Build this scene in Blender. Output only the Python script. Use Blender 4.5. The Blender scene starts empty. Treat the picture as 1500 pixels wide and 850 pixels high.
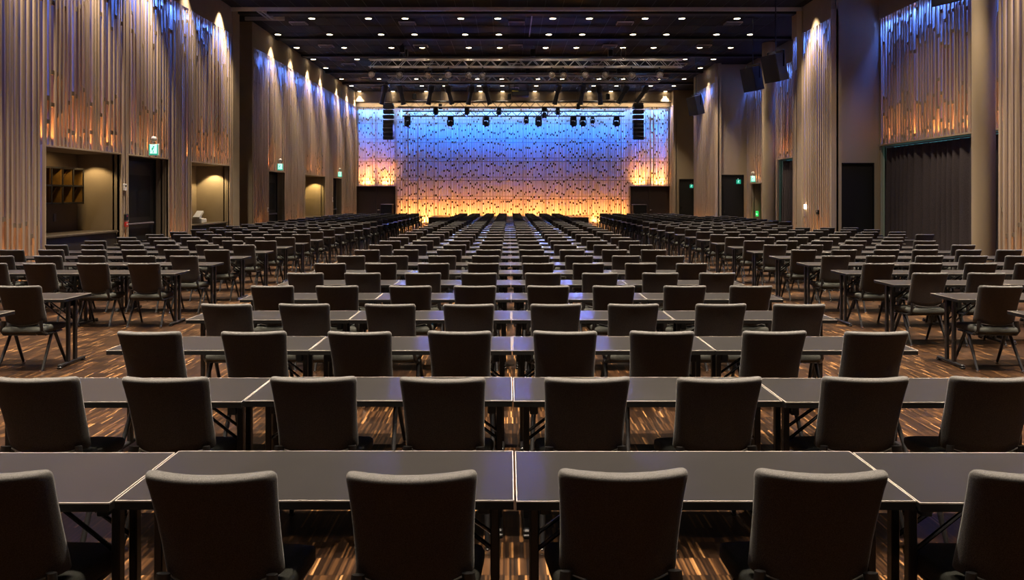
import bpy, math, random
from mathutils import Vector, Matrix

sc = bpy.context.scene
COL = sc.collection
random.seed(7)
R = math.radians

# ------------------------------------------------------------------ camera
F, CX, CY, CZ = 1069.0, 746.0, 287.5, 1.8      # focal length and vanishing point in 1500x850 pixels, eye height
cam = bpy.data.cameras.new('camera')
cam.sensor_width = 36.0
cam.lens = 36.0 * F / 1500.0
cam.shift_x = (750.0 - CX) / 1500.0
cam.shift_y = (CY - 425.0) / 1500.0
cam.clip_end = 200
co = bpy.data.objects.new('camera', cam)
COL.objects.link(co)
co.location = (0, 0, CZ)
co.rotation_euler = (R(90), 0, 0)
sc.camera = co

def px(X, Y):
    return CX + F * X / Y

sc.view_settings.view_transform = 'Standard'
sc.view_settings.look = 'None'
sc.view_settings.exposure = 0.0
sc.view_settings.gamma = 1.0
sc.view_settings.use_curve_mapping = False
sc.cycles.use_denoising = True
try:
    sc.cycles.denoiser = 'OPENIMAGEDENOISE'
    sc.cycles.denoising_input_passes = 'RGB_ALBEDO_NORMAL'
except Exception:
    pass
sc.cycles.use_light_tree = True
sc.cycles.max_bounces = 6
sc.cycles.diffuse_bounces = 3
sc.cycles.glossy_bounces = 3
sc.cycles.transmission_bounces = 3
sc.cycles.sample_clamp_indirect = 60.0
sc.cycles.caustics_reflective = False
sc.cycles.caustics_refractive = False
w = bpy.data.worlds.new('world')
sc.world = w
w.use_nodes = True
w.node_tree.nodes['Background'].inputs[0].default_value = (0, 0, 0, 1)
w.node_tree.nodes['Background'].inputs[1].default_value = 0.0

# ------------------------------------------------------------------ materials
M = {}
def mat(name, col, rough=0.6, metal=0.0, spec=0.5, noise=None, bump=None, emit=None, estr=0.0, sheen=0.0):
    m = bpy.data.materials.new(name)
    m.use_nodes = True
    nt = m.node_tree
    b = nt.nodes['Principled BSDF']
    b.inputs['Base Color'].default_value = (*col, 1)
    b.inputs['Roughness'].default_value = rough
    b.inputs['Metallic'].default_value = metal
    b.inputs['Specular IOR Level'].default_value = spec
    if sheen:
        b.inputs['Sheen Weight'].default_value = sheen
        b.inputs['Sheen Roughness'].default_value = 0.35
    if emit:
        b.inputs['Emission Color'].default_value = (*emit, 1)
        b.inputs['Emission Strength'].default_value = estr
    if noise or bump:
        tc = nt.nodes.new('ShaderNodeTexCoord')
    if noise:                                    # (scale xyz, amount)
        mp = nt.nodes.new('ShaderNodeMapping')
        mp.inputs['Scale'].default_value = noise[0]
        nt.links.new(tc.outputs['Object'], mp.inputs['Vector'])
        n = nt.nodes.new('ShaderNodeTexNoise')
        n.inputs['Scale'].default_value = 1.0
        n.inputs['Detail'].default_value = 3.0
        nt.links.new(mp.outputs[0], n.inputs['Vector'])
        r = nt.nodes.new('ShaderNodeValToRGB')
        a = noise[1]
        r.color_ramp.elements[0].position = 0.3
        r.color_ramp.elements[1].position = 0.7
        r.color_ramp.elements[0].color = tuple(c * (1 - a) for c in col) + (1,)
        r.color_ramp.elements[1].color = tuple(min(1, c * (1 + a)) for c in col) + (1,)
        nt.links.new(n.outputs['Fac'], r.inputs['Fac'])
        nt.links.new(r.outputs['Color'], b.inputs['Base Color'])
    if bump:                                     # (scale, strength, distance)
        n = nt.nodes.new('ShaderNodeTexNoise')
        n.inputs['Scale'].default_value = bump[0]
        n.inputs['Detail'].default_value = 2.0
        nt.links.new(tc.outputs['Object'], n.inputs['Vector'])
        bp = nt.nodes.new('ShaderNodeBump')
        bp.inputs['Strength'].default_value = bump[1]
        bp.inputs['Distance'].default_value = bump[2]
        nt.links.new(n.outputs['Fac'], bp.inputs['Height'])
        nt.links.new(bp.outputs['Normal'], b.inputs['Normal'])
    M[name] = m
    return m

mat('fabric', (0.078, 0.077, 0.077), 0.95, spec=0.1, noise=((330, 330, 330), 0.45), bump=(420, 0.35, 0.002), sheen=0.10)
mat('seat_fabric', (0.075, 0.079, 0.072), 0.95, spec=0.15, noise=((330, 330, 330), 0.35), bump=(420, 0.3, 0.002))
mat('black_metal', (0.012, 0.012, 0.013), 0.35, spec=0.5)
mat('dark_steel', (0.10, 0.10, 0.11), 0.25, metal=1.0)
mat('chrome', (0.75, 0.73, 0.70), 0.18, metal=1.0)
mat('alu', (0.62, 0.59, 0.55), 0.38, metal=0.35)
mat('laminate', (0.010, 0.0092, 0.0095), 0.33, spec=0.8, noise=((7, 7, 7), 0.10))
mat('edge_dark', (0.009, 0.0085, 0.0085), 0.6, spec=0.15)
mat('edge_pale', (0.40, 0.37, 0.34), 0.4)
mat('slat', (0.43, 0.335, 0.25), 0.6, spec=0.3, noise=((14, 14, 0.12), 0.13))
mat('slat_end', (0.46, 0.36, 0.26), 0.6, spec=0.3, noise=((16, 16, 0.4), 0.12))
mat('backing', (0.60, 0.57, 0.54), 0.7, spec=0.2)
mat('backing_wood', (0.30, 0.22, 0.155), 0.7, spec=0.2)
mat('backing_dark', (0.22, 0.17, 0.125), 0.7, spec=0.2)
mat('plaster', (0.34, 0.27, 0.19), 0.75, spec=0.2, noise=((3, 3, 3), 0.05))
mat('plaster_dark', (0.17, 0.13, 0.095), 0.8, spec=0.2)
mat('column', (0.40, 0.32, 0.22), 0.6, spec=0.3)
mat('door_black', (0.017, 0.016, 0.016), 0.5, spec=0.4)
mat('door_brown', (0.035, 0.022, 0.018), 0.5, spec=0.4)
mat('curtain', (0.085, 0.072, 0.078), 0.95, spec=0.1, noise=((60, 60, 60), 0.2))
mat('ceiling', (0.006, 0.0055, 0.006), 0.7, spec=0.2)
mat('black', (0.006, 0.006, 0.007), 0.6, spec=0.3)
mat('vent', (0.16, 0.14, 0.17), 0.6)
mat('vent_grey', (0.42, 0.38, 0.42), 0.6)
mat('piping', (0.16, 0.15, 0.14), 0.8)
mat('speaker', (0.012, 0.012, 0.015), 0.55)
mat('grille', (0.02, 0.02, 0.024), 0.5, bump=(260, 0.6, 0.003))
mat('lamp', (1, 0.9, 0.75), 0.4, emit=(1.0, 0.80, 0.52), estr=14.0)
mat('sign_white', (0.8, 1, 0.95), 0.4, emit=(0.50, 1.0, 0.86), estr=1.15)
mat('sign_green', (0.0, 0.25, 0.16), 0.4, emit=(0.02, 0.42, 0.27), estr=0.8)
mat('sign_green_bright', (0.0, 0.5, 0.1), 0.4, emit=(0.03, 0.75, 0.12), estr=0.9)
mat('white_plastic', (0.75, 0.73, 0.68), 0.4)
mat('red_plastic', (0.5, 0.03, 0.02), 0.4)
mat('amber_wood', (0.33, 0.18, 0.04), 0.5, noise=((4, 30, 4), 0.3))
mat('shelf_black', (0.02, 0.016, 0.013), 0.5)
mat('counter', (0.10, 0.08, 0.06), 0.3, noise=((6, 6, 6), 0.3))
mat('counter_front', (0.03, 0.024, 0.02), 0.5)
mat('stage_floor', (0.09, 0.045, 0.028), 0.4)
mat('stage_front', (0.012, 0.010, 0.010), 0.7)
mat('window_glow', (0.2, 0.4, 0.45), 0.4, emit=(0.16, 0.62, 0.72), estr=0.5)
mat('lens', (0.62, 0.58, 0.52), 0.2, metal=0.3)
mat('lens_blue', (0.1, 0.15, 0.5), 0.2, emit=(.15, .28, 1.0), estr=1.2)
mat('yellow', (0.6, 0.5, 0.05), 0.5)

def parquet():
    m = bpy.data.materials.new('parquet')
    m.use_nodes = True
    nt = m.node_tree
    N, L = nt.nodes.new, nt.links.new
    b = nt.nodes['Principled BSDF']
    tc = N('ShaderNodeTexCoord')
    sp = N('ShaderNodeSeparateXYZ')
    L(tc.outputs['Object'], sp.inputs[0])
    def math_(op, a, bb=None):
        n = N('ShaderNodeMath'); n.operation = op
        if isinstance(a, (int, float)): n.inputs[0].default_value = a
        else: L(a, n.inputs[0])
        if bb is not None:
            if isinstance(bb, (int, float)): n.inputs[1].default_value = bb
            else: L(bb, n.inputs[1])
        return n.outputs[0]
    bx = math_('DIVIDE', sp.outputs[0], 0.0105)          # narrow oak fingers standing on edge
    by = math_('DIVIDE', sp.outputs[1], 0.165)           # in rows 165 mm long
    fx, fy = math_('FLOOR', bx), math_('FLOOR', by)
    cb = N('ShaderNodeCombineXYZ')
    L(fx, cb.inputs[0]); L(fy, cb.inputs[1])
    wn = N('ShaderNodeTexWhiteNoise'); wn.noise_dimensions = '2D'
    L(cb.outputs[0], wn.inputs['Vector'])
    r = N('ShaderNodeValToRGB')
    r.color_ramp.interpolation = 'LINEAR'
    e = r.color_ramp.elements
    e[0].position = 0.0; e[0].color = (0.005, 0.0022, 0.001, 1)
    e[1].position = 1.0; e[1].color = (0.30, 0.16, 0.062, 1)
    for p, c in ((0.35, (0.012, 0.0052, 0.0021, 1)), (0.65, (0.026, 0.0115, 0.0044, 1)), (0.88, (0.046, 0.021, 0.008, 1)), (0.95, (0.085, 0.040, 0.014, 1)), (0.975, (0.20, 0.10, 0.036, 1))):
        k = e.new(p); k.color = c
    L(wn.outputs['Value'], r.inputs['Fac'])
    cb2 = N('ShaderNodeCombineXYZ')                      # tone of each block of fingers
    L(math_('FLOOR', math_('DIVIDE', sp.outputs[0], 0.165)), cb2.inputs[0]); L(fy, cb2.inputs[1])
    wn2 = N('ShaderNodeTexWhiteNoise'); wn2.noise_dimensions = '2D'
    L(cb2.outputs[0], wn2.inputs['Vector'])
    mr = N('ShaderNodeMapRange')
    mr.inputs['To Min'].default_value = 0.75; mr.inputs['To Max'].default_value = 1.25
    L(wn2.outputs['Value'], mr.inputs['Value'])
    fr = math_('FRACT', by)                              # thin joint between rows
    jt = math_('GREATER_THAN', math_('ABSOLUTE', math_('SUBTRACT', fr, 0.5)), 0.482)
    k = math_('MULTIPLY', mr.outputs[0], math_('ADD', math_('MULTIPLY', jt, -0.45), 1.0))
    mx = N('ShaderNodeMix'); mx.data_type = 'RGBA'; mx.blend_type = 'MULTIPLY'
    mx.inputs['Factor'].default_value = 1.0
    L(r.outputs['Color'], mx.inputs['A'])
    cc = N('ShaderNodeCombineColor')
    for i in range(3): L(k, cc.inputs[i])
    L(cc.outputs[0], mx.inputs['B'])
    L(mx.outputs['Result'], b.inputs['Base Color'])
    b.inputs['Roughness'].default_value = 0.33
    b.inputs['Specular IOR Level'].default_value = 0.45
    M['parquet'] = m
parquet()

# ------------------------------------------------------------------ mesh builder
class MB:
    def __init__(s): s.v, s.f = [], []
    def box(s, x0, x1, y0, y1, z0, z1):
        n = len(s.v)
        s.v += [(x0,y0,z0),(x1,y0,z0),(x1,y1,z0),(x0,y1,z0),(x0,y0,z1),(x1,y0,z1),(x1,y1,z1),(x0,y1,z1)]
        s.f += [tuple(n+i for i in q) for q in ((0,3,2,1),(4,5,6,7),(0,1,5,4),(1,2,6,5),(2,3,7,6),(3,0,4,7))]
        return s
    def cbox(s, x0, x1, y0, y1, z0, z1, c):           # box with chamfered edges
        n = len(s.v)
        def ring(z, d, k):
            return [(x0+d+k,y0+d,z),(x1-d-k,y0+d,z),(x1-d,y0+d+k,z),(x1-d,y1-d-k,z),(x1-d-k,y1-d,z),(x0+d+k,y1-d,z),(x0+d,y1-d-k,z),(x0+d,y0+d+k,z)]
        s.loft([ring(z0, c, c*.3), ring(z0+c, 0, c), ring(z1-c, 0, c), ring(z1, c, c*.3)])
        return s
    def loft(s, rings, cap0=True, cap1=True):
        k = len(rings[0]); n = len(s.v)
        for r in rings: s.v += [tuple(p) for p in r]
        for i in range(len(rings)-1):
            for j in range(k):
                a, b = n+i*k+j, n+i*k+(j+1) % k
                s.f.append((a, b, b+k, a+k))
        if cap0: s.f.append(tuple(n+j for j in reversed(range(k))))
        if cap1: s.f.append(tuple(n+(len(rings)-1)*k+j for j in range(k)))
        return s
    def tube(s, pts, r, seg=8, rx=None):
        pts = [Vector(p) for p in pts]
        rr = r if isinstance(r, (list, tuple)) else [r]*len(pts)
        rings = []
        up = None
        for i, p in enumerate(pts):
            t = (pts[min(i+1, len(pts)-1)] - pts[max(i-1, 0)]).normalized()
            if up is None:
                up = Vector((0,0,1)) if abs(t.z) < .9 else Vector((0,1,0))
            a = t.cross(up).normalized(); b = a.cross(t).normalized()
            up = b
            rings.append([p + a*math.cos(2*math.pi*j/seg)*(rx or rr[i]) + b*math.sin(2*math.pi*j/seg)*rr[i] for j in range(seg)])
        return s.loft(rings)
    def bar(s, p, q, a, b):                            # rectangular bar from p to q, a wide, b deep
        p, q = Vector(p), Vector(q)
        t = (q-p).normalized()
        up = Vector((0,0,1)) if abs(t.z) < .9 else Vector((0,1,0))
        u = t.cross(up).normalized(); v = u.cross(t).normalized()
        rg = lambda c: [c-u*a/2-v*b/2, c+u*a/2-v*b/2, c+u*a/2+v*b/2, c-u*a/2+v*b/2]
        return s.loft([rg(p), rg(q)])
    def lathe(s, c, axis, prof, seg=20):               # prof: (distance along axis, radius)
        c = Vector(c); t = Vector(axis).normalized()
        up = Vector((0,0,1)) if abs(t.z) < .9 else Vector((0,1,0))
        a = t.cross(up).normalized(); b = a.cross(t).normalized()
        return s.loft([[c + t*d + a*math.cos(2*math.pi*j/seg)*r + b*math.sin(2*math.pi*j/seg)*r for j in range(seg)] for d, r in prof])
    def add(s, o):
        n = len(s.v); s.v += o.v; s.f += [tuple(n+i for i in q) for q in o.f]; return s
    def moved(s, mx):
        o = MB(); o.v = [tuple(mx @ Vector(p)) for p in s.v]; o.f = list(s.f); return o
    def mesh(s, name, m, smooth=False):
        me = bpy.data.meshes.new(name)
        me.from_pydata(s.v, [], s.f)
        for q in (m if isinstance(m, list) else [m]): me.materials.append(M[q])
        if smooth:
            for p in me.polygons: p.use_smooth = True
            try: me.set_sharp_from_angle(angle=R(smooth if smooth is not True else 45))
            except Exception: pass
        me.update()
        return me
    def build(s, name, m, parent=None, smooth=False, loc=None):
        o = bpy.data.objects.new(name, s.mesh(name, m, smooth))
        COL.objects.link(o)
        if parent is not None: o.parent = parent
        if loc: o.location = loc
        return o

def multi(name, parts, smooth=False):
    """one mesh out of several builders, each with its own material"""
    v, f, mi, ms = [], [], [], []
    for b, m in parts:
        if m not in ms: ms.append(m)
        n = len(v); v += b.v; f += [tuple(n+i for i in q) for q in b.f]; mi += [ms.index(m)]*len(b.f)
    me = bpy.data.meshes.new(name)
    me.from_pydata(v, [], f)
    for m in ms: me.materials.append(M[m])
    me.polygons.foreach_set('material_index', mi)
    if smooth:
        for p in me.polygons: p.use_smooth = True
        try: me.set_sharp_from_angle(angle=R(45))
        except Exception: pass
    me.update()
    return me

def obj(name, me, parent=None, loc=None):
    o = bpy.data.objects.new(name, me); COL.objects.link(o)
    if parent is not None: o.parent = parent
    if loc: o.location = loc
    return o

def empty(name, loc=(0,0,0), rz=0.0):
    o = bpy.data.objects.new(name, None); COL.objects.link(o)
    o.location = loc; o.rotation_euler = (0,0,rz); o.empty_display_size = 0.1
    return o

def tag(o, label=None, cat=None, group=None, kind=None):
    if label: o['label'] = label
    if cat: o['category'] = cat
    if group: o['group'] = group
    if kind: o['kind'] = kind
    return o

def copy_tree(o, parent=None):
    c = o.copy(); COL.objects.link(c)
    if parent is not None: c.parent = parent
    for ch in KIDS.get(o.name, []): copy_tree(ch, c)
    return c
KIDS = {}
def remember(o):
    for x in list(COL.objects):
        if x.parent is not None: KIDS.setdefault(x.parent.name, [])
    def rec(p):
        KIDS[p.name] = [x for x in COL.objects if x.parent == p]
        for x in KIDS[p.name]: rec(x)
    rec(o)

ORD = 'first second third fourth fifth sixth seventh eighth ninth tenth eleventh twelfth thirteenth fourteenth fifteenth sixteenth seventeenth eighteenth nineteenth twentieth'.split()
def nth(i):                                            # 1-based
    if i <= 20: return ORD[i-1]
    t = {2: 'twenty', 3: 'thirty'}[i // 10]
    return {20: 'twentieth', 30: 'thirtieth'}.get(i) or t + '-' + ORD[i % 10 - 1]

# ------------------------------------------------------------------ lights
def spot(name, loc, power, size, blend=0.5, col=(1, .82, .62), rad=0.05, target=None):
    l = bpy.data.lights.new(name, 'SPOT'); l.energy = power; l.spot_size = R(size); l.spot_blend = blend
    l.color = col; l.shadow_soft_size = rad
    o = bpy.data.objects.new(name, l); COL.objects.link(o); o.location = loc
    if target is not None:
        o.rotation_euler = (Vector(target) - Vector(loc)).to_track_quat('-Z', 'Y').to_euler()
    return o
def strip(name, loc, direction, along, length, width, power, col, spread=75):
    l = bpy.data.lights.new(name, 'AREA'); l.shape = 'RECTANGLE'; l.size = length; l.size_y = width
    l.energy = power; l.color = col; l.spread = R(spread)
    o = bpy.data.objects.new(name, l); COL.objects.link(o)
    z = -Vector(direction).normalized(); x = Vector(along).normalized(); y = z.cross(x).normalized(); x = y.cross(z)
    m = Matrix((x, y, z)).transposed().to_4x4(); m.translation = loc
    o.matrix_world = m
    return o

BLUE, ORANGE = (0.05, 0.16, 1.0), (1.0, 0.40, 0.10)
P = dict(near=3200.0, wash=1500.0, blue=70.0, orange=12.0, bblue=72.0, borange=60.0)

# ------------------------------------------------------------------ room shell
XL, XR, XB, YB, ZC, ZS = -9.4, 9.9, 11.5, 45.0, 8.2, 7.3   # left wall, right piers, right bays, back wall, ceiling, slat top
Y0 = -2.0

def struct(name, b, m, smooth=False):
    o = b.build(name, m, smooth=smooth); tag(o, kind='structure'); return o

struct('floor', MB().box(-13, 14, Y0-.2, 47, -0.2, 0), 'parquet')

# --- slatted wall panels: backing board, LED cavity, vertical slats with spacer blocks
def slat_panel(front, back, blk, frame, u0, u1, z0, z1, pitch=(.105, .185), sw=(.040, .065), blocks=1.0, ud=.16, top_blocks=True):
    """frame(u, w, z) maps along-wall, out-of-wall and height to a point; slats stand ud in front of the backing"""
    def bx(b, ua, ub, wa, wb, za, zb):
        n = len(b.v)
        b.v += [frame(a, c, d) for d in (za, zb) for a, c in ((ua, wa), (ub, wa), (ub, wb), (ua, wb))]
        b.f += [tuple(n+i for i in q) for q in ((0,3,2,1),(4,5,6,7),(0,1,5,4),(1,2,6,5),(2,3,7,6),(3,0,4,7))]
    bx(back, u0, u1, -.04, 0, z0, z1)
    u = u0
    last = None
    while u < u1 - .02:
        s = random.uniform(*sw)
        e = min(u + s, u1)
        dp = random.choice((0, 0, 0, .03))
        bx(front, u, e, ud - .045 - dp, ud - dp, z0, z1)
        g = random.uniform(*pitch) - s
        if e + g < u1:
            z = z0 + random.uniform(.05, .5)
            while z < z1 - .12 and blocks > 0:
                if random.random() < blocks and (z < z0 + 1.5 or z > z1 - 1.7):
                    bx(blk, e, e + g, ud - .075, ud - .025, z, z + .09)
                z += random.uniform(.45, 1.0)
        u = e + max(g, .02)

def wall_part(b, frame, u0, u1, w0, w1, z0, z1):
    n = len(b.v)
    b.v += [frame(a, c, d) for d in (z0, z1) for a, c in ((u0, w0), (u1, w0), (u1, w1), (u0, w1))]
    b.f += [tuple(n+i for i in q) for q in ((0,3,2,1),(4,5,6,7),(0,1,5,4),(1,2,6,5),(2,3,7,6),(3,0,4,7))]

UD = .16
# left wall: front of slats at XL, backing at XL - UD
fl = lambda u, w_, z: (XL - UD + w_, u, z)
left_open = [  # name, y0, y1, top, depth
    ('bar', 14.78, 17.66, 2.81, 1.05), ('door', 17.98, 20.1, 2.81, .40), ('niche', 21.56, 24.5, 2.81, 1.1),
    ('door', 28.5, 30.5, 2.78, .36), ('niche', 33.55, 37.2, 2.78, 1.1), ('door', 38.9, 40.85, 2.78, .36)]
front, back, blk, pl, trim, dark = MB(), MB(), MB(), MB(), MB(), MB()
def left_run(y0, y1, opens):
    cuts = [y0]
    for o in opens: cuts += [o[1], o[2]]
    cuts.append(y1)
    for i in range(0, len(cuts), 2):
        a, b_ = cuts[i], cuts[i+1]
        if b_ - a > .05:
            slat_panel(front, back, blk, fl, a, b_, 0.02, ZS, blocks=.8)
            strip('led_strip_orange', (XL-.10, (a+b_)/2, .06), (-.12, 0, 1), (0,1,0), (b_-a)*.96, .05, P['orange']*(b_-a), ORANGE, 46)
    for o in opens:
        slat_panel(front, back, blk, fl, o[1], o[2], o[3]+.04, ZS, blocks=.8)
        strip('led_strip_orange', (XL-.10, (o[1]+o[2])/2, o[3]+.10), (-.12, 0, 1), (0,1,0), (o[2]-o[1])*.96, .05, P['orange']*(o[2]-o[1]), ORANGE, 46)
        t, d = .035, o[4]
        # casing round the opening and the reveals behind it
        wall_part(trim, fl, o[1], o[2], UD-.09, UD+.02, o[3], o[3]+t)
        wall_part(trim, fl, o[1]-t, o[1], UD-.09, UD+.02, 0, o[3]+t)
        wall_part(trim, fl, o[2], o[2]+t, UD-.09, UD+.02, 0, o[3]+t)
        wall_part(pl, fl, o[1]-.1, o[1], UD-d, UD-.075, 0, o[3]+.06)
        wall_part(pl, fl, o[2], o[2]+.1, UD-d, UD-.075, 0, o[3]+.06)
        wall_part(pl, fl, o[1], o[2], UD-d, UD-.075, o[3], o[3]+.06)
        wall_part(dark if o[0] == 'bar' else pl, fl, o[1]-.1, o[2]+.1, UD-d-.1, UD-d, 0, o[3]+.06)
    strip('led_strip_blue', (XL-.10, (y0+y1)/2, ZS-.04), (-.10, 0, -1), (0,1,0), (y1-y0)*.98, .05, P['blue']*(y1-y0), BLUE)
left_run(Y0, 24.75, left_open[:3])
left_run(26.85, YB, left_open[3:])
# pocket for the folding partition
wall_part(pl, fl, 24.75, 25.35, 0, UD+.03, 0, ZC)
wall_part(pl, fl, 25.35, 26.8, -.75, -.65, 0, ZC)
wall_part(pl, fl, 26.75, 26.85, -.75, UD-.02, 0, ZC)
wall_part(pl, fl, 25.25, 25.35, -.75, UD-.02, 0, ZC)
# fascia above the slats
fa = MB()
wall_part(fa, fl, Y0, 24.75, -.04, UD-.01, ZS, ZC)
wall_part(fa, fl, 26.85, YB, -.04, UD-.01, ZS, ZC)
for y in (31.3, 36.1, 41.0):
    wall_part(dark, fl, y-.012, y+.012, UD-.02, UD-.004, ZS, ZC)
def many(name, lst):
    o = obj(name, multi(name, lst)); tag(o, kind='structure'); return o
many('wall_left', [(front, 'slat'), (back, 'backing_wood'), (blk, 'backing_dark'), (pl, 'plaster'), (trim, 'slat_end'), (dark, 'plaster_dark'), (fa, 'plaster')])

# right side: slatted piers at XR, bays at XB
front, back, blk, pl, dark, fa, fc = MB(), MB(), MB(), MB(), MB(), MB(), MB()
fr = lambda u, w_, z: (XR + UD - w_, u, z)
fb = lambda u, w_, z: (XB + UD - w_, u, z)
def pier(y0, y1, x_out, leds=True):
    slat_panel(front, back, blk, fr, y0+.06, y1, 0.02, ZS, blocks=.6)
    wall_part(pl, fr, y0, y0+.06, -.04, UD+.015, 0, ZS+.25)                 # edge post
    wall_part(fa, fr, y0+.06, y1, -.04, UD-.01, ZS, ZC)
    fc.box(XR+.14, x_out, y0, y0+.12, 0, ZC)                                # end face
    fc.box(XR+UD+.04, x_out, y1-.1, y1, 0, ZC)
    strip('led_strip_blue', (XR+.10, (y0+y1)/2, ZS-.04), (.10, 0, -1), (0,1,0), (y1-y0)*.95, .05, P['blue']*(y1-y0), BLUE)
    strip('led_strip_orange', (XR+.10, (y0+y1)/2, .06), (.12, 0, 1), (0,1,0), (y1-y0)*.95, .05, P['orange']*(y1-y0), ORANGE)
pier(Y0, 14.78, 11.7)
pier(22.4, 25.6, 10.2)
pier(35.1, 39.2, 10.2)
pier(44.0, YB+.2, 10.2)
pl.box(XR-.03, XR+.14, 24.62, 25.05, 0, ZC)                                 # smooth pilaster on the middle pier
# walls facing the camera, each with a black door
def cross_wall(y, x0, x1, dx0, dx1):
    fc.box(x0, dx0, y, y+.12, 0, ZC); fc.box(dx1, x1, y, y+.12, 0, ZC); fc.box(dx0, dx1, y, y+.12, 2.84, ZC)
cross_wall(22.72, 10.15, XB+.2, 10.22, 11.36)
cross_wall(35.42, 10.15, XB+.2, 10.30, 11.38)
cross_wall(44.15, 10.15, 12.0, 10.28, 11.40)
# bays
def bay(y0, y1, zb, opens):
    cuts = [y0]
    for o in opens: cuts += [o[0], o[1]]
    cuts.append(y1)
    for i in range(0, len(cuts), 2):
        a, b_ = cuts[i], cuts[i+1]
        if b_-a > .05:
            slat_panel(front, back, blk, fb, a, b_, .02, ZS, blocks=.9)
            strip('led_strip_orange', (XB+.10, (a+b_)/2, .06), (.12, 0, 1), (0,1,0), (b_-a)*.95, .05, P['orange']*(b_-a), ORANGE, 46)
    for o in opens:
        slat_panel(front, back, blk, fb, o[0], o[1], o[2]+.04, ZS, blocks=.9)
        strip('led_strip_orange', (XB+.10, (o[0]+o[1])/2, o[2]+.10), (.12, 0, 1), (0,1,0), (o[1]-o[0])*.95, .05, 1.0*P['orange']*(o[1]-o[0]), ORANGE, 50)
        wall_part(pl, fb, o[0], o[1], UD-.10, UD+.03, o[2], o[2]+.04)
        wall_part(fc, fb, o[0]-.06, o[0], UD-.5, UD-.08, 0, o[2]+.04)
        wall_part(fc, fb, o[1], o[1]+.06, UD-.5, UD-.08, 0, o[2]+.04)
        wall_part(fc, fb, o[0], o[1], UD-.5, UD-.10, o[2]+.0, o[2]+.04)
    wall_part(fa, fb, y0, y1, -.04, UD-.01, ZS, ZC)
    strip('led_strip_blue', (XB+.10, (y0+y1)/2, ZS-.04), (.10, 0, -1), (0,1,0), (y1-y0)*.97, .05, 1.1*P['blue']*(y1-y0), BLUE)
bay(14.8, 22.72, 0, [(14.9, 22.66, 3.36)])
bay(25.6, 35.4, 0, [(26.6, 31.35, 3.36), (33.3, 34.8, 2.39)])
fc.box(XB-.1, XB+.1, 39.2, 44.2, 0, ZC)
# closing walls behind curtains and openings
dark.box(XB+.55, XB+.65, 14.6, 44.4, 0, ZC)
many('wall_right', [(front, 'slat'), (back, 'backing_wood'), (blk, 'backing_dark'), (pl, 'slat_end'), (dark, 'plaster_dark'), (fa, 'plaster'), (fc, 'column')])

# back wall
front, back, blk, pl, ln = MB(), MB(), MB(), MB(), MB()
BD = .34
fk = lambda u, w_, z: (u, YB + BD - w_, z)
def back_panel(x0, x1, z0, z1, pw):
    n = max(1, round((x1-x0)/pw)); step = (x1-x0)/n
    wall_part(back, fk, x0, x1, -.04, 0, z0, z1)
    for i in range(n):
        a = x0 + i*step
        wall_part(front, fk, a-.03, a+.03, BD-.07, BD, z0, z1)             # double slat at each panel joint
        k = 13
        xs = [a + step*(j + random.uniform(-.22, .22))/k for j in range(1, k)]
        prev = a + .03
        for j, x in enumerate(xs + [a+step-.03]):
            if j < k-1:
                s = random.choice((.017, .020, .024))
                wall_part(front, fk, x-s, x+s, BD-.06, BD - random.choice((0, 0, .02)), z0, z1)
            z = z0 + (.18 if j % 2 else .52) + random.uniform(-.15, .15)
            while z < z1-.1:
                if random.random() < .85:
                    wall_part(blk, fk, prev+.016, x-.016, BD-.10, BD-.045, z, z+.115)
                z += random.uniform(.5, 1.0)
            prev = x
    z = z1 - 1.0
    while z > z0 + .3:                                                     # joints between panel rows
        wall_part(ln, fk, x0, x1, .0, .003, z, z+.03)
        wall_part(blk, fk, x0, x1, BD-.075, BD-.062, z+.20, z+.225)
        z -= 1.18
XC0, XC1, ZD = -7.0, 7.45, 2.42
back_panel(XL, XC0, ZD, ZS, 1.2)
back_panel(XC0, XC1, 0.02, ZS, 1.315)
back_panel(XC1, XR, ZD, ZS, 1.2)
pl.box(XL-.2, XR+.3, YB-.02, YB+.02, ZS+.0, ZS+.27)
pl.box(XL-.2, XR+.3, YB-.42, YB-.36, ZS+.25, ZC)
pl.box(XL-.2, XR+.3, YB-.42, YB+.02, ZS+.25, ZS+.29)
edge = MB()
for a, b_ in ((XL-.2, XC0), (XC1, XR+.3)):
    edge.box(a, b_, YB-.02, YB+BD, ZD-.05, ZD)
    edge.box(a, b_, YB+BD, YB+BD+.1, 0, ZD)
edge.box(XC0-.05, XC0-.02, YB-.01, YB+BD, 0, ZD); edge.box(XC1+.02, XC1+.05, YB-.01, YB+BD, 0, ZD)
many('wall_back', [(front, 'slat_end'), (back, 'backing'), (blk, 'plaster_dark'), (ln, 'backing_dark'), (pl, 'plaster'), (edge, 'door_brown')])
def back_leds(x0, x1, zb, pw):
    n = max(1, round((x1-x0)/pw)); step = (x1-x0)/n
    L_ = x1-x0; xm = (x0+x1)/2
    strip('led_strip_blue', (xm, YB+.20, ZS-.03), (0, .10, -1), (1,0,0), L_*.98, .10, P['bblue']*L_*.60, (.10, .34, 1.0), 100)
    strip('led_strip_blue', (xm, YB+.12, ZS-.03), (0, .13, -1), (1,0,0), L_*.98, .06, P['bblue']*L_*.55, (.0, .13, 1.0), 14)
    for i in range(n):
        a = x0 + (i+.5)*step
        strip('led_strip_orange', (a, YB+.20, zb), (0, .10, 1), (1,0,0), step*.55, .10, P['borange']*step, (1.0, .42, .085), 110)
    strip('led_strip_orange', (xm, YB+.12, zb), (0, .20, 1), (1,0,0), L_*.98, .06, P['borange']*L_*.12, (1.0, .24, .05), 18)
strip('cove_light', (.25, YB-.22, ZS+.23), (0, .55, -1), (1,0,0), 19.0, .06, 90, (1, .78, .50), 150)
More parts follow.
